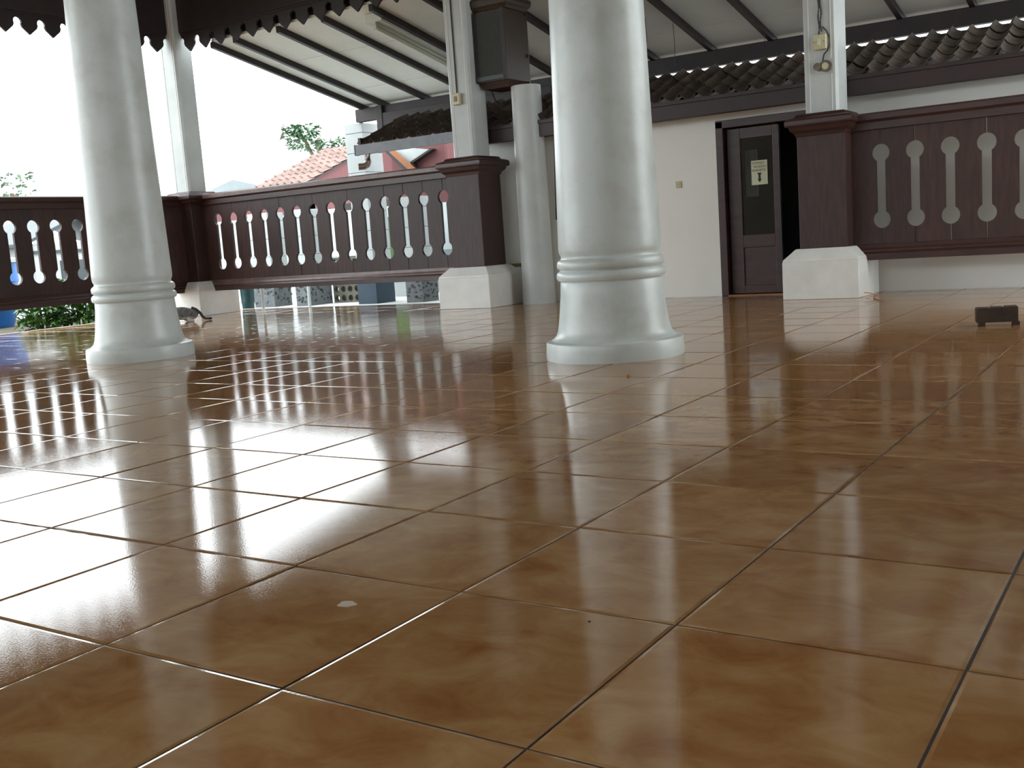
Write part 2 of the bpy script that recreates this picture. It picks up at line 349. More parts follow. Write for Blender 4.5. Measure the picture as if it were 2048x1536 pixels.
# ------------------------------------------------------------------ square posts with wooden casing
def square_post(cx, cy, label, hs=.31):
    t = thing('square_post', (cx, cy, 0), label, 'post', 'square posts of the railing', 'thing')
    MB().frustum(cx, cy, [(.707, 0), (.705, .70)]).build('plinth', PLINTH, t, bevel=.012)
    MB().frustum(cx, cy, [(.70, .70), (.69, .74), (.53, .905), (.50, .93)]).build('plinth_cap', PLINTH, t, bevel=.01)
    MB().frustum(cx, cy, [(.44, .93), (.44, 3.06)]).build('casing', WOOD, t, bevel=.012)
    MB().frustum(cx, cy, [(.45, 2.98), (.47, 3.04), (.53, 3.09), (.56, 3.16), (.60, 3.17), (.61, 3.20), (.61, 3.27), (.59, 3.30), (.47, 3.34), (.44, 3.385), (.36, 3.40)]).build('casing_cap', WOODF, t)
    MB().frustum(cx, cy, [(hs, 3.40), (hs, 9.19)], .05).build('shaft', POSTP, t)
    g = MB()
    for sx in (-1, 1): g.box(cx+sx*(hs-.11)-.008, cx+sx*(hs-.11)+.008, cy-hs-.008, cy-hs, 3.41, 8.69)
    g.build('corner_bead', PLINTH, t)
    return t
square_post(-.26, 17.5, 'white square post in dark wooden casing beside the door, with switch and socket')
square_post(-8.34, 17.5, 'white square post in dark wooden casing at the right end of the middle railing')
square_post(-17.93, 17.5, 'white square corner post behind the left round column, cat at its foot')

# ------------------------------------------------------------------ railings: planks with keyhole slots
HR, SLH, ZT, ZB = .16, .082, 2.58, 1.38
def half_edge(h, side, zb, zt, cut, gt, gb):
    pts = []
    s = math.sqrt(HR*HR-SLH*SLH); a0 = math.asin(SLH/HR)
    if not cut: return [(side*(h-gb), zb), (side*(h-gt), zt)]
    pts.append((side*(h-gb), zb)); pts.append((side*(h-gb), ZB-HR))
    n = 9
    for k in range(1, n+1):
        th = -pi/2 + k/n*(pi-a0); pts.append((side*(h-HR*cos(th)), ZB+HR*sin(th)))
    for k in range(0, n):
        th = (-pi/2+a0) + k/n*(pi-a0); pts.append((side*(h-HR*cos(th)), ZT+HR*sin(th)))
    pts.append((side*(h-gt), ZT+HR)); pts.append((side*(h-gt), zt))
    return pts
def railing(name, axis, line, a0, a1, joints, edges, gaps, label, cap_wood, facing):
    """axis 'x': runs along x at y=line; joints: positions of plank joints that carry a keyhole slot"""
    if axis == 'x': P = lambda a, b: (a, line-.035, b); D = (0, .07, 0); F = lambda d, z, a: (a, line+d, z)
    else: P = lambda a, b: (line+.035, a, b); D = (-.07, 0, 0); F = lambda d, z, a: (line-d, a, z)
    org = P((a0+a1)/2, .7)
    t = thing(name, org, label, 'railing', 'carved railings between the posts', 'thing')
    def bar(prof, nm, m):
        mb = MB(); mb.prism(prof, lambda d, z: F(d, z, a0), Vector(F(0, 0, a1))-Vector(F(0, 0, a0))); return mb.build(nm, m, t, bevel=.006)
    bar([(-.16, 3.17), (.16, 3.17), (.16, 3.27), (.12, 3.30), (-.12, 3.30), (-.16, 3.27)], 'cap_rail', cap_wood)
    bar([(-.10, 3.0), (.10, 3.0), (.10, 3.13), (.13, 3.17), (-.13, 3.17), (-.10, 3.13)], 'top_rail', WOODF)
    bar([(-.13, .65), (.13, .65), (.13, .76), (.10, .80), (-.10, .80), (-.13, .76)], 'bottom_rail', WOODF)
    bar([(-.10, .80), (.10, .80), (.10, .83), (.07, .87), (.05, .94), (-.05, .94), (-.07, .87), (-.10, .83)], 'bottom_moulding', cap_wood if cap_wood is WOODG else WOODF)
    allj = sorted(edges + joints)
    for i in range(len(allj)-1):
        l, r_ = allj[i], allj[i+1]; c = (l+r_)/2; h = (r_-l)/2
        gl, gr_ = gaps.get(i, (.0015, .0015)), gaps.get(i+1, (.0015, .0015))
        left = half_edge(h, -1, .90, 3.04, l in joints, gl[0], gl[1]); right = half_edge(h, 1, .90, 3.04, r_ in joints, gr_[0], gr_[1])
        prof = right + left[::-1]
        off = random.uniform(-.008, .008)
        mb = MB(); dv = Vector(D); P2 = lambda a, b: tuple(Vector(P(c+a, b))+dv.normalized()*off)
        mb.prism(prof, P2, D); mb.build('plank', WOOD, t)
    return t
jm = [-9.22-.5925*k for k in range(14)][::-1]
railing('railing', 'x', 17.5, -17.5, -8.78, jm, [-17.49, -8.78], {1: (.004, .004), 6: (.003, .022), 9: (.006, .006), 12: (.008, .008), 13: (.009, .009), 14: (.009, .009)},
        'long carved dark railing between the corner post and second post', WOODG, 1)
jr = [.70+.592*k for k in range(11)]
railing('railing', 'x', 17.5, .18, 7.2, jr, [.18, 7.2], {1: (.002, .002), 2: (.011, .006), 3: (.001, .013), 4: (.011, .009), 5: (.001, .011), 6: (.01, .01)},
        'carved black-brown railing to the right of the door, cream wall seen through its slots', WOODF, 1)
jl = [11.99-.6*3+.6*k for k in range(9)]
railing('railing', 'y', -17.93, 9.6, 17.06, jl, [9.6, 15.6, 16.35, 17.06], {9: (.001, .001), 11: (.007, .007)},
        'carved dark railing at the left, garden plants seen beneath it', WOODF, 1)

# ------------------------------------------------------------------ hanging scalloped fascia (pointed boards) and its beam
def fascia(axis, line, a0, a1, label):
    if axis == 'x': P = lambda a, b: (a, line-.03, b); D = (0, .06, 0); F = lambda d, z, a: (a, line+d, z)
    else: P = lambda a, b: (line+.03, a, b); D = (-.06, 0, 0); F = lambda d, z, a: (line-d, a, z)
    t = thing('pointed_eave_fascia', P((a0+a1)/2, 8), label, 'fascia', 'pointed fascias under the hall eaves', 'thing')
    def bar(prof, nm, m):
        mb = MB(); mb.prism(prof, lambda d, z: F(d, z, a0), Vector(F(0, 0, a1))-Vector(F(0, 0, a0))); return mb.build(nm, m, t, bevel=.006)
    bar([(-.10, 7.62), (.10, 7.62), (.10, 9.19), (-.10, 9.19)], 'edge_beam', DARK)
    bar([(-.07, 7.57), (-.03, 7.57), (-.03, 7.62), (-.07, 7.62)], 'batten', FASC)
    n = int((a1-a0)/.593); w_ = (a1-a0)/n
    for k in range(n):
        c = a0+w_*(k+.5); h = w_/2-.004; R_ = .10; zt, zn = 7.12, 7.40
        pr = [(-h, 7.66), (-h, zn+R_)]
        for q in range(1, 7):
            th = pi/2-q/6*(pi/2+.5); pr.append((-h+R_*cos(th), zn+R_*sin(th)))
        pr += [(-h+.115, zn-.12), (0, zt)]
        pr += [(-a, b) for a, b in pr[::-1][1:]]
        mb = MB(); mb.prism(pr, lambda a, b: P(c+a, b+random.uniform(-.0, .0)), D); mb.build('pendant_board', DARK, t)
    return t
fascia('x', 17.5, -17.62, -8.66, 'dark pointed hanging boards above the middle railing, veranda ceiling behind')
fascia('x', 17.5, -8.02, -.57, 'dark pointed hanging boards above the open bay in front of the door')
fascia('x', 17.5, .05, 7.2, 'dark pointed hanging boards above the right-hand railing')
fascia('y', -17.93, 3.0, 17.19, 'dark pointed hanging boards against the sky at top left')

# ------------------------------------------------------------------ house wall with doorway
WY = 18.45
wall = struct(MB().box(-8.6, -2.8, WY, WY+.25, -.3, 4.02).box(-2.8, -.75, WY, WY+.25, 3.58, 4.02).box(-.75, 12, WY, WY+.25, -.3, 4.02).build('wall_back', WALLP), 'cream plastered house wall behind the railing')
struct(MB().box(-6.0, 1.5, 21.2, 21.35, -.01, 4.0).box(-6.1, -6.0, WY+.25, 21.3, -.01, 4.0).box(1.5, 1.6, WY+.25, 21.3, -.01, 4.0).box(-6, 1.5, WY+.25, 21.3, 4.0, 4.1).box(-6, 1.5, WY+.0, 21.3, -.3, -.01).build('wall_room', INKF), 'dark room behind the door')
door = sroot('door_1', (-1.8, 18.5, 0), 'brown framed glass door in the cream wall')
MB().box(-2.82, -2.66, WY-.06, WY+.2, 0, 3.58).box(-2.82, -.70, WY-.06, WY+.2, 3.44, 3.60).box(-.86, -.70, WY-.06, WY+.2, 0, 3.58).build('door_frame', WOODF, door, bevel=.01)
LY = WY+.10
lf = MB().box(-2.64, -2.36, LY, LY+.08, .03, 3.42).box(-1.68, -1.56, LY, LY+.08, .03, 3.42).box(-2.36, -1.68, LY, LY+.08, 3.20, 3.42).box(-2.36, -1.68, LY, LY+.08, .98, 1.24).box(-2.36, -1.68, LY, LY+.08, .03, .2).build('door_leaf', WOODF, door, bevel=.008)
MB().box(-2.37, -1.67, LY+.03, LY+.06, .19, .99).build('lower_panel', WOODF, lf, bevel=.008)
MB().box(-2.37, -1.67, LY+.035, LY+.045, 1.23, 3.21).build('pane', GLASS, lf)
MB().box(-1.555, -1.545, LY-.01, LY+.09, .03, 3.40).build('meeting_strip', GUTTER, lf)
lf2 = MB(); lf2.obox((-.80, LY+.42, 1.72), (.1, .995, 0), (.995, -.1, 0), (0, 0, 1), .42, .04, 1.69).build('open_leaf', DARK, door, bevel=.01)
MB().tube([(-.93, LY+.0, 2.63), (-.93, LY-.09, 2.63), (-.84, LY-.11, 2.61)], .014, 8).build('door_handle', METAL, door, smooth=True)
MB().box(-2.66, -.86, WY-.1, WY+.24, -.012, .02).build('threshold', mat('threshold_tile', (.33, .15, .06), .25), door)
# curtain and stool inside
cu = MB(); n = 14
vs = [(-2.36+.24*k/n, LY+.30+.02*(k % 2), z) for z in (2.02, 2.98) for k in range(n+1)]
cu.add(vs, [(k, k+1, n+2+k, n+1+k) for k in range(n)]); cu = cu.build('curtain', CURT, loc=(-2.2, LY+.3, 3), fix=False)
sm = cu.modifiers.new('t', 'SOLIDIFY'); sm.thickness = .01
tag(cu, 'grey curtain hanging behind the left of the door glass', 'curtain')
# sign on the glass
sg = MB().box(-2.14, -1.80, LY+.012, LY+.022, 2.245, 2.735).build('door_sign', PAPER, loc=(-1.97, LY, 2.49))
tag(sg, 'pale yellow notice with writing and a black down arrow on the door glass', 'sign')
ar = MB(); ar.prism([(-.045, 2.475), (-.022, 2.44), (-.022, 2.36), (-.045, 2.36), (0, 2.29), (.045, 2.36), (.022, 2.36), (.022, 2.44), (.045, 2.475), (.03, 2.485), (-.03, 2.485)], lambda a, b: (-1.97+a, LY+.006, b), (0, .006, 0))
ar.build('arrow', INK, sg)
def text(s, size, loc, m, parent, name='lettering'):
    c = bpy.data.curves.new(name, 'FONT'); c.body = s; c.size = size*T; c.align_x = 'CENTER'; c.extrude = .0008; c.materials.append(m)
    tmp = bpy.data.objects.new(name, c); COL.objects.link(tmp); bpy.context.view_layer.update()
    me = bpy.data.meshes.new_from_object(tmp.evaluated_get(bpy.context.evaluated_depsgraph_get())); bpy.data.objects.remove(tmp)
    o = bpy.data.objects.new(name, me); COL.objects.link(o); o.parent = parent
    o.location = (Vector(loc)-Vector(parent['_org']))*T; o.rotation_euler = (pi/2, 0, 0); return o
text('TEMPAT', .075, (-1.99, LY+.008, 2.655), INKR, sg)
text('WUDHU', .070, (-1.96, LY+.008, 2.585), INKR, sg)
text('WANITA', .075, (-1.98, LY+.008, 2.51), INKR, sg)

# wall switch, conduit, ledge
s = MB().box(-3.77, -3.64, WY-.025, WY, 2.32, 2.46).build('wall_switch', CREAMP, loc=(-3.705, WY, 2.39), bevel=.006)
tag(s, 'small beige switch plate on the cream wall left of the door', 'switch')
MB().box(-3.72, -3.69, WY-.032, WY-.02, 2.36, 2.42).build('rocker', CREAMP, s)
tag(MB().tube([(-6.68, WY-.03, 3.75), (-6.76, WY-.03, 1.86)], .016, 8).build('wall_conduit', CABLE, loc=(-6.7, WY, 2.8), smooth=True), 'thin dark pipe running down the wall beside the central column', 'pipe')
lg = MB().box(-8.75, -7.72, 18.25, 18.44, -.0, .84).build('low_wall_ledge', PLINTH, loc=(-8.2, 18.35, 0))
tag(lg, 'low plastered ledge with olive top behind the plinth of the middle post', 'ledge')
MB().box(-8.76, -7.71, 18.24, 18.44, .84, .92).build('ledge_top', mat('olive_top', (.14, .13, .05), .6), lg)

# ------------------------------------------------------------------ lean-to tiled roof over the wall
EY, EZ, PS = 17.95, 4.07, .40
roof = thing('lean_to_roof', (-3.5, EY, EZ), 'old brown clay tile lean-to roof above the cream wall', 'roof', None, 'structure')
W, LN = .375, .535
ang = math.atan(PS); dy, dz = cos(ang), sin(ang)
def pantile():
    b = MB(); n = 10; th = .02
    prof = []
    for k in range(n+1):
        u = k/n; x = (u-.5)*(W+.05)
        z = .085*math.exp(-((u-.18)/.11)**2) - .055*math.exp(-((u-.66)/.24)**2) + .02*max(0, u-.85)/.15
        prof.append((x, z))
    vs = []
    for o in (0, -th):
        for (q, lift) in ((0, .03), (LN+.09, 0)):
            for x, z in prof: vs.append((x, q*dy-(z+lift+o)*dz, q*dz+(z+lift+o)*dy))
    m_ = n+1; fs = []
    for k in range(n):
        fs += [(k, k+1, m_+k+1, m_+k), (2*m_+k, 3*m_+k, 3*m_+k+1, 2*m_+k+1), (k, 2*m_+k, 2*m_+k+1, k+1), (m_+k, m_+k+1, 3*m_+k+1, 3*m_+k)]
    fs += [(0, m_, 3*m_, 2*m_), (n, 2*m_+n, 3*m_+n, m_+n)]
    return b.add(vs, fs)
NC, NR = 47, 4
tile0 = pantile().build('roof_tile', CLAY, roof, loc=(0, 0, 0), smooth=True)
k = 0
for r in range(NR):
    for c in range(NC):
        x = -11.85 + c*W; q = r*(LN-.02)+.0
        loc = (x+random.uniform(-.012, .012), EY-.06+q*dy, EZ+.02+q*dz+random.uniform(-.008, .012))
        rot = (random.uniform(-.02, .02), random.uniform(-.03, .03), random.uniform(-.03, .03))
        if k == 0: tile0.location = (Vector(loc)-Vector(roof['_org']))*T; tile0.rotation_euler = rot
        else: copy_part(tile0, roof, loc, rot)
        k += 1
# battens / rafters under tiles (short, at the eave and top)
yt = EY+2.1*dy
MB().box(-12.0, 5.9, EY+.05, EY+.15, EZ-.08, EZ+.0).box(-12.0, 5.9, EY+1.0, EY+1.08, EZ+.36, EZ+.42).build('batten', DARK, roof)
m = MB()
for x in [-11.9+1.2*i for i in range(15)]:
    m.add([(xx, y, EZ-.09+(y-EY)*PS+o) for o in (-.14, 0) for y in (EY, yt) for xx in (x-.05, x+.05)], [(0, 2, 3, 1), (4, 5, 7, 6), (0, 1, 5, 4), (2, 6, 7, 3), (0, 4, 6, 2), (1, 3, 7, 5)])
o = m.build('under_rafters', DARK, roof); o['kind'] = 'stuff'
MB().box(-8.5, 5.9, EY-.09, EY-.03, 3.70, 3.98).build('fascia_board', FASC, roof, bevel=.006)
MB().box(-8.5, 5.9, EY-.11, EY-.03, 3.98, 4.06).build('fascia_lip', FASC, roof, bevel=.006)
MB().box(-8.5, 5.9, EY-.03, WY+.1, 3.74, 3.80).build('soffit', FASC, roof)
gt = MB(); gt.prism([(-.16, 3.83), (-.02, 3.83), (-.02, 4.07), (-.04, 4.07), (-.04, 3.85), (-.14, 3.85), (-.14, 4.07), (-.16, 4.07)], lambda d, z: (-12.08, EY+d, z), (3.6, 0, 0))
gt = gt.build('roof_gutter', GUTTER, loc=(-10.3, EY-.1, 3.95)); tag(gt, 'grey box gutter along the left end of the tiled roof', 'gutter')
MB().box(-12.09, -12.07, EY-.17, EY-.01, 3.82, 4.08).build('end_cap', GUTTER, gt)
MB().tube([(-11.75, EY-.07, 3.86), (-11.75, EY-.07, 3.66), (-11.77, EY-.10, 3.57), (-11.83, EY-.16, 3.53), (-11.93, EY-.24, 3.53)], .085, 14).build('elbow_pipe', METAL, gt, smooth=True)
MB().box(-12.0, -11.92, EY-.1, EY+.0, 4.05, 4.24).build('stop_block', DARK, gt)

rear = MB(); rear.prism([(19.85, 4.86), (19.85, 4.74), (36, 2.6), (36, 2.72)], lambda y, z: (-11.95, y, z), (24, 0, 0)); struct(rear.build('added_rear_slope', CLAY), 'added far slope of the tiled house roof, cutting light bounced off the yard')  # slope added over the yard to cut light bounced onto the veranda ceiling
# ------------------------------------------------------------------ speaker cabinet on the pillar
t = thing('wooden_speaker_cabinet', (-7.3, 17.45, 5), 'tall brown wooden cabinet with grey cloth front, fixed high on the slender pillar', 'cabinet', None, 'thing')
X0, X1, Y0, Y1, Z0, Z1 = -8.0, -7.19, 17.42, 18.4, 4.98, 6.50
MB().box(X0, X1, Y0+.03, Y1, Z0, Z1).build('carcass', SPKW, t, bevel=.01)
MB().box(X0+.06, X1-.10, Y0+.005, Y0+.03, Z0+.12, Z1-.06).build('cloth_front', SPKC, t)
MB().box(X1-.10, X1+.0, Y0-.01, Y0+.03, Z0, Z1).box(X0, X0+.06, Y0-.01, Y0+.03, Z0, Z1).build('front_stile', DARK, t)
MB().box(X0, X1-.08, Y0-.02, Y0+.03, Z0+.03, Z0+.12).build('lower_rail', GREYG, t)
MB().frustum((X0+X1)/2, (Y0+Y1)/2, [(.42, 6.50), (.46, 6.56), (.50, 6.60), (.52, 6.66), (.52, 6.74), (.44, 6.80)]).build('cornice', SPKW, t, bevel=.01)
MB().frustum((X0+X1)/2, (Y0+Y1)/2, [(.33, 4.84), (.41, 4.98)]).build('base_moulding', WOODF, t)
for z in (6.45, 5.55, 4.95): MB().box(X1, X1+.04, Y1-.12, Y1-.06, z-.04, z+.04).build('hinge', STAND, t)
o = MB().tube([(-7.95, 17.9, 4.86), (-7.86, 17.9, 4.62), (-7.72, 17.9, 4.45), (-7.55, 17.88, 4.37), (-7.42, 17.86, 4.38)], .018, 8).build('dangling_cable', CABLE, loc=(-7.7, 17.9, 4.6), smooth=True)
tag(o, 'black cable looping below the brown wooden cabinet', 'cable')
# fluorescent fitting under the ceiling
def cp(x, y, o): return (x, y, cz(y, o))
t = thing('fluorescent_fitting', cp(-11.3, 19.7, -.1), 'grey fluorescent batten lamp fixed under the sloping veranda ceiling', 'lamp', None, 'thing')
def slab(x0, x1, ya, yb, o0, o1, nm, m):
    b = MB(); b.add([cp(x, y, o) for o in (o0, o1) for y in (ya, yb) for x in (x0, x1)], [(0, 2, 3, 1), (4, 5, 7, 6), (0, 1, 5, 4), (2, 6, 7, 3), (0, 4, 6, 2), (1, 3, 7, 5)]); return b.build(nm, m, t, bevel=.008)
slab(-11.62, -11.10, 18.05, 21.0, -.22, -.005, 'reflector', LAMPM); slab(-11.43, -11.29, 18.05, 21.0, -.28, -.22, 'housing', LAMPM)
MB().tube([cp(-11.35, 18.15, -.33), cp(-11.35, 20.9, -.33)], .045, 12).build('tube', LAMPT, t, smooth=True)
slab(-11.41, -11.29, 18.07, 18.15, -.38, -.25, 'lamp_holder', LAMPM); slab(-11.41, -11.29, 20.9, 20.98, -.38, -.25, 'lamp_holder', LAMPM)

# ------------------------------------------------------------------ switches, socket and cables on the posts
fy = 17.5-.31-.008
t = MB().box(-8.50, -8.29, fy-.09, fy, 4.55, 4.80).build('switch_box', CREAMP, loc=(-8.4, fy, 4.67), bevel=.012); tag(t, 'cream switch box at the end of a cable on the middle white post', 'switch')
MB().box(-8.43, -8.36, fy-.105, fy-.09, 4.62, 4.73).build('rocker', BROWNP, t)
tag(MB().tube([(-8.395, fy-.015, z) for z in (4.8, 5.4, 6.2, 7.0, 7.8)], .016, 6).build('post_cable', CABLE, loc=(-8.4, fy, 6), smooth=True), 'dark cable running up the middle white post to its switch', 'cable')
t = MB().box(-.35, -.12, fy-.11, fy, 4.50, 4.76).build('switch_box', CREAMP, loc=(-.235, fy, 4.63), bevel=.012); tag(t, 'yellowed switch box above the round socket on the right white post', 'switch')
MB().box(-.27, -.215, fy-.125, fy-.11, 4.57, 4.69).build('rocker', PAPER, t, bevel=.004)
for sx in (-.33, -.15): MB().lathe([(.008, 0), (.008, .012)], sx, 0, 8).build('screw', INK, t, loc=(sx, 0, 0)).matrix_local = Matrix.Translation((Vector((sx, fy-.111, 4.63))-Vector((-.235, fy, 4.63)))*T) @ Matrix.Rotation(pi/2, 4, 'X')
t = thing('round_socket', (-.19, fy, 4.2), 'brown round double socket on a pale plate below the yellowed switch box', 'socket', None, 'thing')
MB().box(-.36, -.02, fy-.012, fy, 4.07, 4.33).build('back_plate', POSTP, t, bevel=.01)
def disc(cx, cz_, r, y0, y1, nm, m, par):
    b = MB(); n = 24; vs = [(cx+r*cos(2*pi*k/n), y, cz_+r*sin(2*pi*k/n)) for y in (y0, y1) for k in range(n)]
    b.add(vs, [tuple(range(n)), tuple(range(n, 2*n))[::-1]]+[(k, (k+1) % n, n+(k+1) % n, n+k) for k in range(n)]); return b.build(nm, m, par)
disc(-.15, 4.20, .105, fy-.075, fy-.012, 'socket_body', BROWNP, t); disc(-.15, 4.20, .06, fy-.085, fy-.074, 'socket_face', CREAMP, t)
disc(-.29, 4.20, .07, fy-.10, fy-.012, 'plug', BROWNP, t)
for k, (dx, am) in enumerate(((-.262, .010), (-.225, .012))):
    pts = [(dx+am*sin(z*17+k*2), fy-.02, z) for z in [4.76+.06*i+(.06 if k else 0) for i in range(56)]]
    tag(MB().tube(pts, .014, 6).build('post_cable', CABLE, loc=(dx, fy, 6), smooth=True), ('left strand' if k == 0 else 'right strand')+' of the dark twisted cables running up the right white post', 'cable', 'twin cables on the right post')
tag(MB().tube([(-.2, fy-.02, 4.90), (-.13, fy-.02, 4.82), (-.085, fy-.02, 4.72), (-.085, fy-.02, 4.55), (-.12, fy-.02, 4.47), (-.18, fy-.02, 4.42), (-.21, fy-.02, 4.30)], .012, 6).build('link_cable', CABLE, loc=(-.1, fy, 4.6), smooth=True), 'short cable curving round the yellowed switch box down to the socket', 'cable')

# ------------------------------------------------------------------ cat lying behind the left column
def skin(pts, edges, radii, name, m, parent, loc, sub=2):
    me = bpy.data.meshes.new(name); me.from_pydata([tuple((Vector(p)-Vector(loc))*T) for p in pts], edges, []); me.update()
    o = bpy.data.objects.new(name, me); COL.objects.link(o)
    if parent: o.parent = parent; o.location = (Vector(loc)-Vector(parent['_org']))*T
    else: o.location = Vector(loc)*T
    o['_org'] = tuple(loc)
    md = o.modifiers.new('skin', 'SKIN'); sv = me.skin_vertices[0].data
    for i, r in enumerate(radii): sv[i].radius = (r*T, r*T)
    sv[0].use_root = True
    md2 = o.modifiers.new('sub', 'SUBSURF'); md2.levels = sub; md2.render_levels = sub
    me.materials.append(m)
    return o
cl = (-15.75, 15.05, 0)
ca = Vector((.55, .83, 0)); cb = Vector((.83, -.55, 0))       # ca: towards the rump (right in view); cb: towards the camera side
def cpnt(u, v, z): return tuple(Vector(cl)+ca*u+cb*v+Vector((0, 0, z)))
cu = -.05
CPTS = [(.12, 0, .20), (-.10, 0, .235), (-.34, 0, .215), (-.52, 0, .18), (-.66, 0, .17), (-.78, .02, .20),   # pelvis..neck..head base
        (.24, -.02, .17), (.30, .0, .12),              # tail
        (.13, .13, .11), (.02, .17, .035), (.18, .21, .026),                                                # near hind leg: thigh, knee on floor, paw
        (.13, -.13, .11), (.02, -.17, .035), (.16, -.20, .026),
        (-.50, .10, .09), (-.44, .15, .03), (-.62, .16, .024),
        (-.50, -.10, .09), (-.44, -.15, .03), (-.62, -.16, .024)]
CE = [(0, 1), (1, 2), (2, 3), (3, 4), (4, 5), (0, 6), (6, 7), (0, 8), (8, 9), (9, 10), (0, 11), (11, 12), (12, 13), (3, 14), (14, 15), (15, 16), (3, 17), (17, 18), (18, 19)]
CR = [.17, .18, .165, .14, .085, .07, .12, .07, .095, .045, .03, .095, .045, .03, .06, .035, .028, .06, .035, .028]
cat = skin([cpnt(*p) for p in CPTS], CE, CR, 'cat', FUR, None, cl)
tag(cat, 'grey and white cat crouching on the floor behind the left round column', 'cat')
hd = MB(); n = 20
for j in range(0, 13):
    th = pi*j/12-pi/2
    for k in range(n):
        ph = 2*pi*k/n; hd.v.append(cpnt(-.88-.105*cos(th)*cos(ph)*(1.1 if cos(ph) > 0 else 1), .02+.10*cos(th)*sin(ph), .21+.092*sin(th)))
hd.f = [(j*n+k, j*n+(k+1) % n, (j+1)*n+(k+1) % n, (j+1)*n+k) for j in range(12) for k in range(n)]
hd.build('head', FUR, cat, smooth=True)
for sgn in (-1, 1):
    e = MB(); e.add([cpnt(-.86, .02+sgn*.03, .28), cpnt(-.86, .02+sgn*.09, .26), cpnt(-.82, .02+sgn*.06, .26), cpnt(-.865, .02+sgn*.068, .35)], [(0, 1, 3), (1, 2, 3), (2, 0, 3), (0, 2, 1)]); e.build('ear', FUR, cat)
    e = MB(); e.lathe([(.004, -.012), (.014, -.006), (.016, 0), (.014, .006), (.004, .012)], 0, 0, 10); e.v = [tuple(Vector(cpnt(-.975, .02+sgn*.045, .225))+Vector(v)) for v in e.v]; e.build('eye', mat('cat_eye', (.3, .32, .05), .1), cat, smooth=True)
mz = MB(); mz.lathe([(.01, -.03), (.04, -.015), (.045, 0), (.03, .02), (.01, .028)], 0, 0, 12); mz.v = [tuple(Vector(cpnt(-.985, .02, .185))+Vector(v)) for v in mz.v]; mz.build('muzzle', PLINTH, cat, smooth=True)
MB().tube([cpnt(.16, .0, .35), cpnt(.27, .0, .29), cpnt(.36, .02, .19), cpnt(.41, .04, .09), cpnt(.47, .05, .045), cpnt(.56, .06, .036)], [.03, .036, .036, .034, .03, .026], 10).build('tail', FURD, cat, smooth=True)
MB().tube([cpnt(.53, .055, .035), cpnt(.58, .06, .036), cpnt(.63, .065, .036)], [.024, .034, .02], 10).build('tail_tip', INK, cat, smooth=True, label='black tail tip')

# ------------------------------------------------------------------ small things on the floor
t = thing('notched_wood_block', (3.48, 11.72, 0), 'small dark wooden block with notched top standing on the tiles at far right', 'block', None, 'thing')
b = MB(); pr = [(-.235, .055), (-.235, .21), (-.22, .228), (-.085, .228), (-.07, .212), (-.055, .232), (.075, .232), (.09, .214), (.105, .236), (.235, .238), (.245, .22), (.245, .055), (.235, .045), (-.225, .045)]
dirx = Vector((.972, .234, 0)); diry = Vector((-.234, .972, 0))
b.prism(pr, lambda a, z: tuple(Vector((3.48, 11.64, 0))+dirx*a+Vector((0, 0, z))), diry*.2); b.build('body', BLOCKM, t, bevel=.006)
for a in (-.19, .20):
    b = MB(); b.obox(Vector((3.48, 11.74, .024))+dirx*a, dirx, diry, (0, 0, 1), .04, .09, .024); b.build('foot', BLOCKM, t, bevel=.005)
t = thing('dry_leaf', (.72, 16.9, 0), 'curled red and orange dry leaf on the floor beside the right post plinth', 'leaf', None, 'thing')
def leafmesh(pts): b = MB(); b.add(pts, [(0, 1, 2, 3), (3, 2, 4, 5)]); return b
o = leafmesh([(.66, 16.9, .0), (.70, 16.78, .03), (.84, 16.82, .09), (.80, 16.94, .07), (.92, 16.86, .13), (.90, 16.92, .12)]).build('red_half', RED, t, fix=False)
o = leafmesh([(.54, 16.86, .004), (.56, 16.78, .01), (.70, 16.80, .03), (.69, 16.90, .04), (.78, 16.82, .005), (.76, 16.90, .01)]).build('orange_half', ORL, t, fix=False)
MB().tube([(.50, 16.9, .09), (.6, 16.88, .085), (.7, 16.86, .05)], .008, 5).build('stalk', ORL, t)
def blob(x, y, rx, ry, h, m, nm, lb, ct, n=22, jit=.2):
    b = MB(); vs = []
    for j, (s, z) in enumerate(((1, 0), (.8, h*.8), (.35, h))):
        for k in range(n):
            a = 2*pi*k/n; q = 1+jit*sin(3*a+1)*.5+jit*sin(5*a)*.4
            vs.append((x+rx*s*q*cos(a), y+ry*s*q*sin(a), z))
    b.add(vs, [(j*n+k, j*n+(k+1) % n, (j+1)*n+(k+1) % n, (j+1)*n+k) for j in range(2) for k in range(n)]+[tuple(range(2*n, 3*n)), tuple(range(n))[::-1]])
    o = b.build(nm, m, loc=(x, y, 0), smooth=True); tag(o, lb, ct, None, 'thing'); return o
blob(2.585, .645, .042, .036, .0006, STAIN, 'dried_spot', 'pale dried spot on a floor tile near the bottom centre', 'spot')
blob(.68, 7.06, .02, .018, .02, CRUMB, 'crumb', 'tiny orange-brown crumb on the tiles in front of the middle column', 'crumb')
blob(3.63, .86, .006, .006, .004, INK, 'dirt_speck', 'tiny black speck on a tile in the lower middle', 'speck', 10)

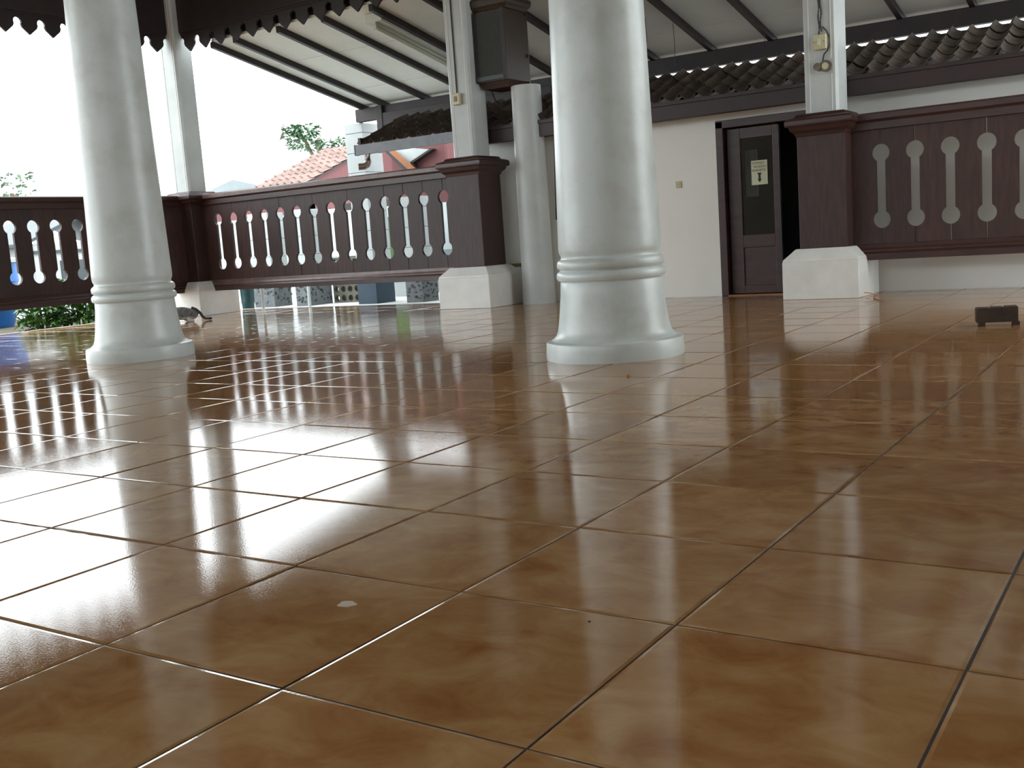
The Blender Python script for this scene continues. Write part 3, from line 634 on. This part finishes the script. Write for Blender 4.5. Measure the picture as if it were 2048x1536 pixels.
# ------------------------------------------------------------------ left garden: barrel, shrubs
def barrel(x, y, r, z0, z1, m, nm, lb, ct):
    t = thing(nm, (x, y, z0), lb, ct, None, 'thing'); h = z1-z0
    MB().lathe([(r*.69, 0), (r*.74, .05*h), (r*.85, .3*h), (r*.89, .33*h), (r*.89, .36*h), (r*.88, .39*h), (r*.93, .65*h), (r*.96, .67*h), (r*.96, .70*h), (r*.95, .73*h), (r*.97, .95*h)], x, y, 40, z0).build('drum', m, t, smooth=True)
    MB().lathe([(r*.97, .94*h), (r*1.04, .95*h), (r*1.04, 1.0*h), (r*.9, 1.02*h)], x, y, 40, z0).build('rim', m if m is TEAL else PIERW, t, smooth=True)
    return t
barrel(-28.35, 17.1, 1.26, -.25, 2.0, BLUE, 'blue_barrel', 'large bright blue plastic barrel in the garden under the left railing', 'barrel')
t = MB().lathe([(.8, 0), (.85, .6), (.8, .75), (.3, .8)], -32.0, 19.5, 32, 2.15).build('navy_tank', NAVY, loc=(-32.0, 19.5, 2.15), smooth=True); tag(t, 'navy tank seen just above the blue barrel through the first slot', 'tank', None, 'thing')
MB().lathe([(.08, 0), (.08, 2.4)], -32.4, 19.5, 8, -.25).lathe([(.08, 0), (.08, 2.4)], -31.6, 19.7, 8, -.25).build('tank_legs', NAVY, t)
def leaf_cluster(name, cx, cy, z0, R, H, n, L, m, parent, loc, up=.5):
    b = MB()
    for _ in range(n):
        a = random.uniform(0, 2*pi); q = math.sqrt(random.random()); zz = random.random()
        base = Vector((cx+R*q*cos(a), cy+R*q*sin(a), z0+H*zz))
        d = Vector((cos(a)*random.uniform(.3, 1), sin(a)*random.uniform(.3, 1), random.uniform(-.3, up*2))).normalized()
        s_ = d.cross(Vector((random.uniform(-.4, .4), random.uniform(-.4, .4), 1))).normalized(); nrm = s_.cross(d); l = L*random.uniform(.7, 1.3); wd = l*.26
        tip = base+d*l-Vector((0, 0, l*.18)); mid = base+d*l*.45
        b.add([base, mid+s_*wd+nrm*wd*.25, tip, mid-s_*wd+nrm*wd*.25, mid], [(0, 1, 4), (1, 2, 4), (4, 2, 3), (0, 4, 3)])
    o = b.build(name, m, parent, loc=loc, fix=False); return o
lab = ['low glossy green shrub beside the blue barrel under the left railing', 'bushy green shrub with yellowish tips under the left railing', 'green shrub with broad glossy leaves seen under the middle of the left railing', 'tall leaning green shrub just left of the left round column']
k = 0
for (x, y, R, H, n, L) in ((-23.55, 16.15, .6, .8, 520, .27), (-23.7, 17.5, .72, 1.3, 800, .30), (-23.7, 18.95, .72, 1.6, 800, .30), (-23.0, 20.2, .55, 1.7, 480, .34)):
    t = thing('garden_shrub', (x, y, -.25), lab[k], 'shrub', 'shrubs below the left railing', 'thing'); k += 1
    f = leaf_cluster('foliage', x, y, -.2, R, H, n, L, LEAFG, t, (x, y, -.25)); f['kind'] = 'stuff'
    m = MB()
    for q in range(7):
        a = q*.9; m.tube([(x+.1*cos(a), y+.1*sin(a), -.25), (x+.35*cos(a)*R, y+.35*sin(a)*R, H*.4), (x+.6*R*cos(a), y+.6*R*sin(a), H*.8)], .018, 5)
    m.build('stems', BARK, t)
t = thing('leaning_stalk', (-21.9, 17.2, -.25), 'thick leaning green stalk beside the left round column', 'plant', None, 'thing')
MB().tube([(-21.9, 17.2, -.25), (-21.75, 17.5, .1), (-21.6, 17.85, .5), (-21.5, 18.1, 1.1)], [.07, .065, .05, .03], 8).build('stalk', mat('green_stalk', (.13, .22, .05), .5), t, smooth=True)
# distant tree with two leafy tops, plus one at far left
def tree(x, y, z0, blobs, lb, L=.6, n=260):
    t = thing('distant_tree', (x, y, z0), lb, 'tree', 'trees beyond the yard', 'thing')
    m = MB(); m.tube([(x, y, z0), (x+.2, y, z0+3), (x, y, blobs[0][2]+.3)], [.35, .28, .12], 8)
    for (bx, by, bz, R, H, f) in blobs: m.tube([(x+.1, y, blobs[0][2]-1.5), ((x+bx)/2, (y+by)/2, bz-.3), (bx, by, bz+.2)], [.14, .1, .04], 6)
    m.build('trunk', BARK, t)
    for (bx, by, bz, R, H, f) in blobs:
        o = leaf_cluster('crown', bx, by, bz, R, H, int(n*f), L, LEAFT, t, (bx, by, bz), .2); o['kind'] = 'stuff'
tree(-38.6, 45, -.27, [(-39.7, 45, 7.75, .95, 1.35, 1), (-40.7, 45, 8.6, .5, .6, .25), (-37.5, 45, 7.1, .7, 1.0, .55)], 'green leafy tree tops above the pink tiled roof', .42, 420)
tree(-46.5, 30, -.27, [(-46.2, 30, 5.4, 1.2, 1.3, 1)], 'pale tree at the far left edge above the railing', .4, 120)

# ------------------------------------------------------------------ white block piers with pebble feet
def pier(x0, x1, y0, y1, z1, foot, fm, lb, bh=.62):
    t = thing('block_pier', ((x0+x1)/2, (y0+y1)/2, -.27), lb, 'pier', 'white block piers across the yard', 'thing')
    MB().box(x0-.02, x1+.02, y0-.02, y1+.02, -.27, foot).build('foot_cladding', fm, t)
    if fm is PEB:
        m = MB()
        for _ in range(70):
            z = random.uniform(-.15, foot-.05); r = random.uniform(.018, .04)
            if random.random() < .5: c = (random.uniform(x0, x1), y0-.02, z); m.obox(c, (1, 0, 0), (0, 1, 0), (0, 0, 1), r, .02, r*.8)
            else: c = (x1+.02, random.uniform(y0, y1), z); m.obox(c, (1, 0, 0), (0, 1, 0), (0, 0, 1), .02, r, r*.8)
        o = m.build('pebbles', PEBST, t); o['kind'] = 'stuff'
    z = foot
    while z < z1-.02:
        zz = min(z+bh, z1); MB().box(x0, x1, y0, y1, z+.008, zz-.008).build('block', PIERW, t, bevel=.012); z = zz
    MB().box(x0+.02, x1-.02, y0+.02, y1-.02, foot, z1-.02).build('mortar_core', GREYW, t)
    return t
pier(-22.35, -21.40, 23.6, 24.4, 3.0, .85, PEB, 'white block pier with dark pebbled foot, first from the left under the middle railing')
pier(-20.31, -19.74, 23.6, 24.7, 3.0, .85, PEB, 'white block pier with pebbled foot behind the thin white pipe')
pier(-17.50, -16.75, 23.6, 24.5, 5.5, .85, BLUEG, 'tall white block pier with blue-grey foot carrying the left end of the eave beam')
pier(-15.47, -14.87, 23.6, 24.4, 3.05, .85, PEB, 'white block pier with pebbled foot nearest the middle post')
tag(MB().tube([(-18.2, 22, -.27), (-18.15, 22, 2.2)], .05, 8).build('white_pipe', PIERW, loc=(-18.2, 22, 0), smooth=True), 'thin white upright pipe in the yard beyond the middle railing', 'pipe', None, 'thing')
tag(MB().tube([(-17.45, 19.3, -.27), (-17.42, 19.3, 2.0)], .045, 8).build('white_pipe', PIERW, loc=(-17.45, 19.3, 0), smooth=True), 'thin white upright pipe beside the teal barrel', 'pipe', None, 'thing')
barrel(-18.48, 19.68, .225, -.27, 1.05, TEAL, 'teal_barrel', 'dark teal plastic barrel just beyond the corner post', 'barrel')
# breeze block screen
t = thing('breeze_block_screen', (-19.0, 24.9, -.27), 'low screen of hollow concrete blocks between the piers', 'screen', None, 'thing')
cell = .31
m0 = None
for i in range(4):
    for j in range(5):
        x, z = -19.72+i*cell, -.27+j*cell
        b = MB(); th = .045; n = 12
        out = [(x, z), (x+cell, z), (x+cell, z+cell), (x, z+cell)]
        c = (x+cell/2, z+cell/2); R_ = cell/2-th; vs = []
        ring_o = []; ring_i = []
        for q in range(n):
            a = 2*pi*q/n+pi/n; cx_, sz_ = cos(a), sin(a); mxx = max(abs(cx_), abs(sz_)); ring_o.append((c[0]+cx_/mxx*cell/2, c[1]+sz_/mxx*cell/2)); ring_i.append((c[0]+R_*cx_, c[1]+R_*sz_))
        for y in (24.8, 24.98):
            vs += [(a, y, z_) for a, z_ in ring_o]; vs += [(a, y, z_) for a, z_ in ring_i]
        fs = []
        for q in range(n):
            q2 = (q+1) % n; fs += [(q, q2, n+q2, n+q), (2*n+q, 3*n+q, 3*n+q2, 2*n+q2), (n+q, n+q2, 3*n+q2, 3*n+q), (q, 2*n+q, 2*n+q2, q2)]
        b.add(vs, fs); b.build('hollow_block', BREEZE, t)
MB().box(-19.8, -18.3, 25.3, 25.4, -.27, 1.3).build('backing_wall', GREYG, t)

# ------------------------------------------------------------------ neighbouring houses
t = thing('mauve_house', (-26.9, 33, -.27), 'mauve walled house with pink clay tile roof beyond the yard', 'house', None, 'thing')
hx0, hx1, hy0, hy1 = -31.5, -25.45, 30.0, 38.5
sl = .385
def rz(y): return 4.46+sl*(y-30) if y < 34.6 else 4.46+sl*(4.6)-.385*(y-34.6)
b = MB(); b.prism([(hy0+.3, 3.2), (hy1, 3.2), (hy1, rz(hy1)-.08), (34.6, rz(34.6)-.08), (hy0+.3, rz(hy0+.3)-.08)], lambda y, z: (hx1-.1, y, z), (-.15, 0, 0)); b.build('gable_wall', MAUVE, t)
MB().box(hx0, hx1-.1, hy0+.3, hy0+.45, 3.2, 4.5).build('upper_wall', MAUVE, t)
MB().box(hx0, hx1-.1, hy0+.32, hy1, -.27, 3.2).build('lower_wall', PIERW, t)
b = MB(); b.prism([(hy0-.1, rz(hy0-.1)-.09), (34.6, rz(34.6)-.09), (34.6, rz(34.6)-.03), (hy0-.1, rz(hy0-.1)-.03)], lambda y, z: (-28.35, y, z), (2.98, 0, 0)); b.build('roof_deck', DARK, t)
def roll_tile(w_, l_, s_):
    b = MB(); n = 8; a_ = math.atan(s_); dy_, dz_ = cos(a_), sin(a_); pr = []
    for k in range(n+1):
        u = k/n; pr.append(((u-.5)*w_*1.06, .11*max(0, sin(pi*min(1, u/.55)))-.02))
    vs = []
    for (q, lift) in ((0, .06), (l_*1.12, 0)):
        for x, z in pr: vs.append((x, q*dy_-(z+lift)*dz_, q*dz_+(z+lift)*dy_))
    for x, z in pr: vs.append((x, 0*dy_-(z-.0)*dz_, (z-.0)*dy_))
    m_ = n+1
    return b.add(vs, [(k, k+1, m_+k+1, m_+k) for k in range(n)]+[(k, 2*m_+k, 2*m_+k+1, k+1) for k in range(n)]+[(m_+k, m_+k+1, 2*m_+k+1, 2*m_+k) for k in range(n)])
pt = roll_tile(.42, .62, sl).build('roof_tile', CLAYP, t, loc=(0, 0, 0), smooth=True)
k = 0
for r in range(8):
    for c in range(7):
        q = r*.62; loc = (-28.15+c*.42, hy0-.15+q*cos(math.atan(sl)), rz(hy0-.15)+.0+q*sin(math.atan(sl)))
        if k == 0: pt.location = (Vector(loc)-Vector(t['_org']))*T
        else: copy_part(pt, t, loc)
        k += 1
# second mauve house with white gable panel and orange bargeboard
t = thing('mauve_annex', (-17.5, 28, -.27), 'mauve annex with white gable panel and orange bargeboard under the gutter', 'house', None, 'thing')
MB().box(-20.7, -11.0, 29.2, 29.6, 3.2, 6.0).build('upper_wall', MAUVE, t)
MB().box(-23.6, -11.0, 29.0, 29.6, -.27, 1.3).build('lower_wall', GREYW, t)
MB().box(-23.6, -11.0, 29.1, 29.5, 1.3, 3.2).build('middle_wall', PIERW, t)
b = MB(); b.prism([(-17.75, 4.95), (-16.02, 4.66), (-16.86, 4.34), (-16.70, 4.02), (-17.2, 4.40)], lambda x, z: (x, 26.2, z), (0, .12, 0)); b.build('gable_panel', PIERW, t)
b = MB(); b.prism([(-16.00, 4.70), (-15.92, 4.66), (-16.82, 4.30), (-16.66, 3.98), (-16.76, 3.98), (-16.92, 4.34)], lambda x, z: (x, 26.12, z), (0, .3, 0)); b.build('black_verge', DARK, t)
b = MB(); b.prism([(-17.70, 4.78), (-17.50, 4.80), (-16.56, 4.02), (-16.78, 3.98)], lambda x, z: (x, 25.95, z), (0, .12, 0)); b.build('bargeboard', ORNG, t)
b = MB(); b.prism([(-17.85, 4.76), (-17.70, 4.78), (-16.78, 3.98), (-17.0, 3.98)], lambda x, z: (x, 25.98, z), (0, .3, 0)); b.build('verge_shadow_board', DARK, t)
MB().box(-17.9, -15.6, 26.35, 26.5, 2.9, 5.6).build('side_wall', MAUVE, t)
MB().box(-21.2, -16.0, 26.9, 27.1, 2.98, 3.22).build('dark_beam', DARK, t)
MB().box(-19.2, -16.9, 27.0, 27.1, .78, 2.6).build('green_board', GRNPANEL, t, label='green board')
MB().box(-19.2, -16.9, 27.0, 27.1, .52, .78).build('blue_band', BLUEG, t)
MB().box(-19.2, -16.9, 27.0, 27.1, -.27, .52).build('white_base', PIERW, t)
MB().box(-15.6, -15.0, 26.6, 26.8, -.27, 2.3).build('mossy_post', GREYG, t)
# small pale roof far left and sheds seen through the left slots
t = thing('pale_blue_gable', (-41.0, 40, -.27), 'small pale blue gable roof just above the middle railing', 'house', None, 'thing')
b = MB(); b.prism([(-43.4, 5.3), (-43.4, 5.42), (-40.8, 6.0), (-38.4, 5.42), (-38.4, 5.3)], lambda x, z: (x, 40, z), (0, 2.5, 0)); b.build('gable', GREYW, t)
MB().box(-43.0, -38.8, 40.2, 42.4, -.27, 5.3).build('walls', GREYW, t)
t = thing('white_shed', (-33.5, 23, -.27), 'white shed with grey sloping roof seen through the left railing slots', 'shed', None, 'thing')
MB().box(-36, -32, 21.5, 26, -.27, 2.6).build('walls', PIERW, t)
b = MB(); b.prism([(21.0, 2.5), (21.0, 2.62), (24.2, 3.95), (26.6, 2.9), (26.6, 2.78), (24.2, 3.78)], lambda y, z: (-31.8, y, z), (-4.6, 0, 0)); b.build('roof', GREYG, t)
MB().box(-32.02, -31.95, 22.6, 24.0, .8, 1.9).build('window', GREYG, t)
MB().box(-32.0, -31.9, 21.5, 26, 2.2, 2.32).build('band', GREYG, t)

struct(MB().box(10.3, 10.5, -15, 11.4, -.25, 9.3).build('added_wall_right', HALLW), 'added brown wall keeping light out of the hall on the right')  # unseen wall, added and cut short to set the light in the hall
# ------------------------------------------------------------------ wall added behind the camera to dim the hall (seen in the glass and glazes)
struct(MB().box(-22, 14, -15.2, -15, -.25, 6.4).build('added_wall_front', HALLW), 'added brown wall keeping light out of the hall behind the viewer')
for o in bpy.data.objects:
    if '_org' in o: del o['_org']
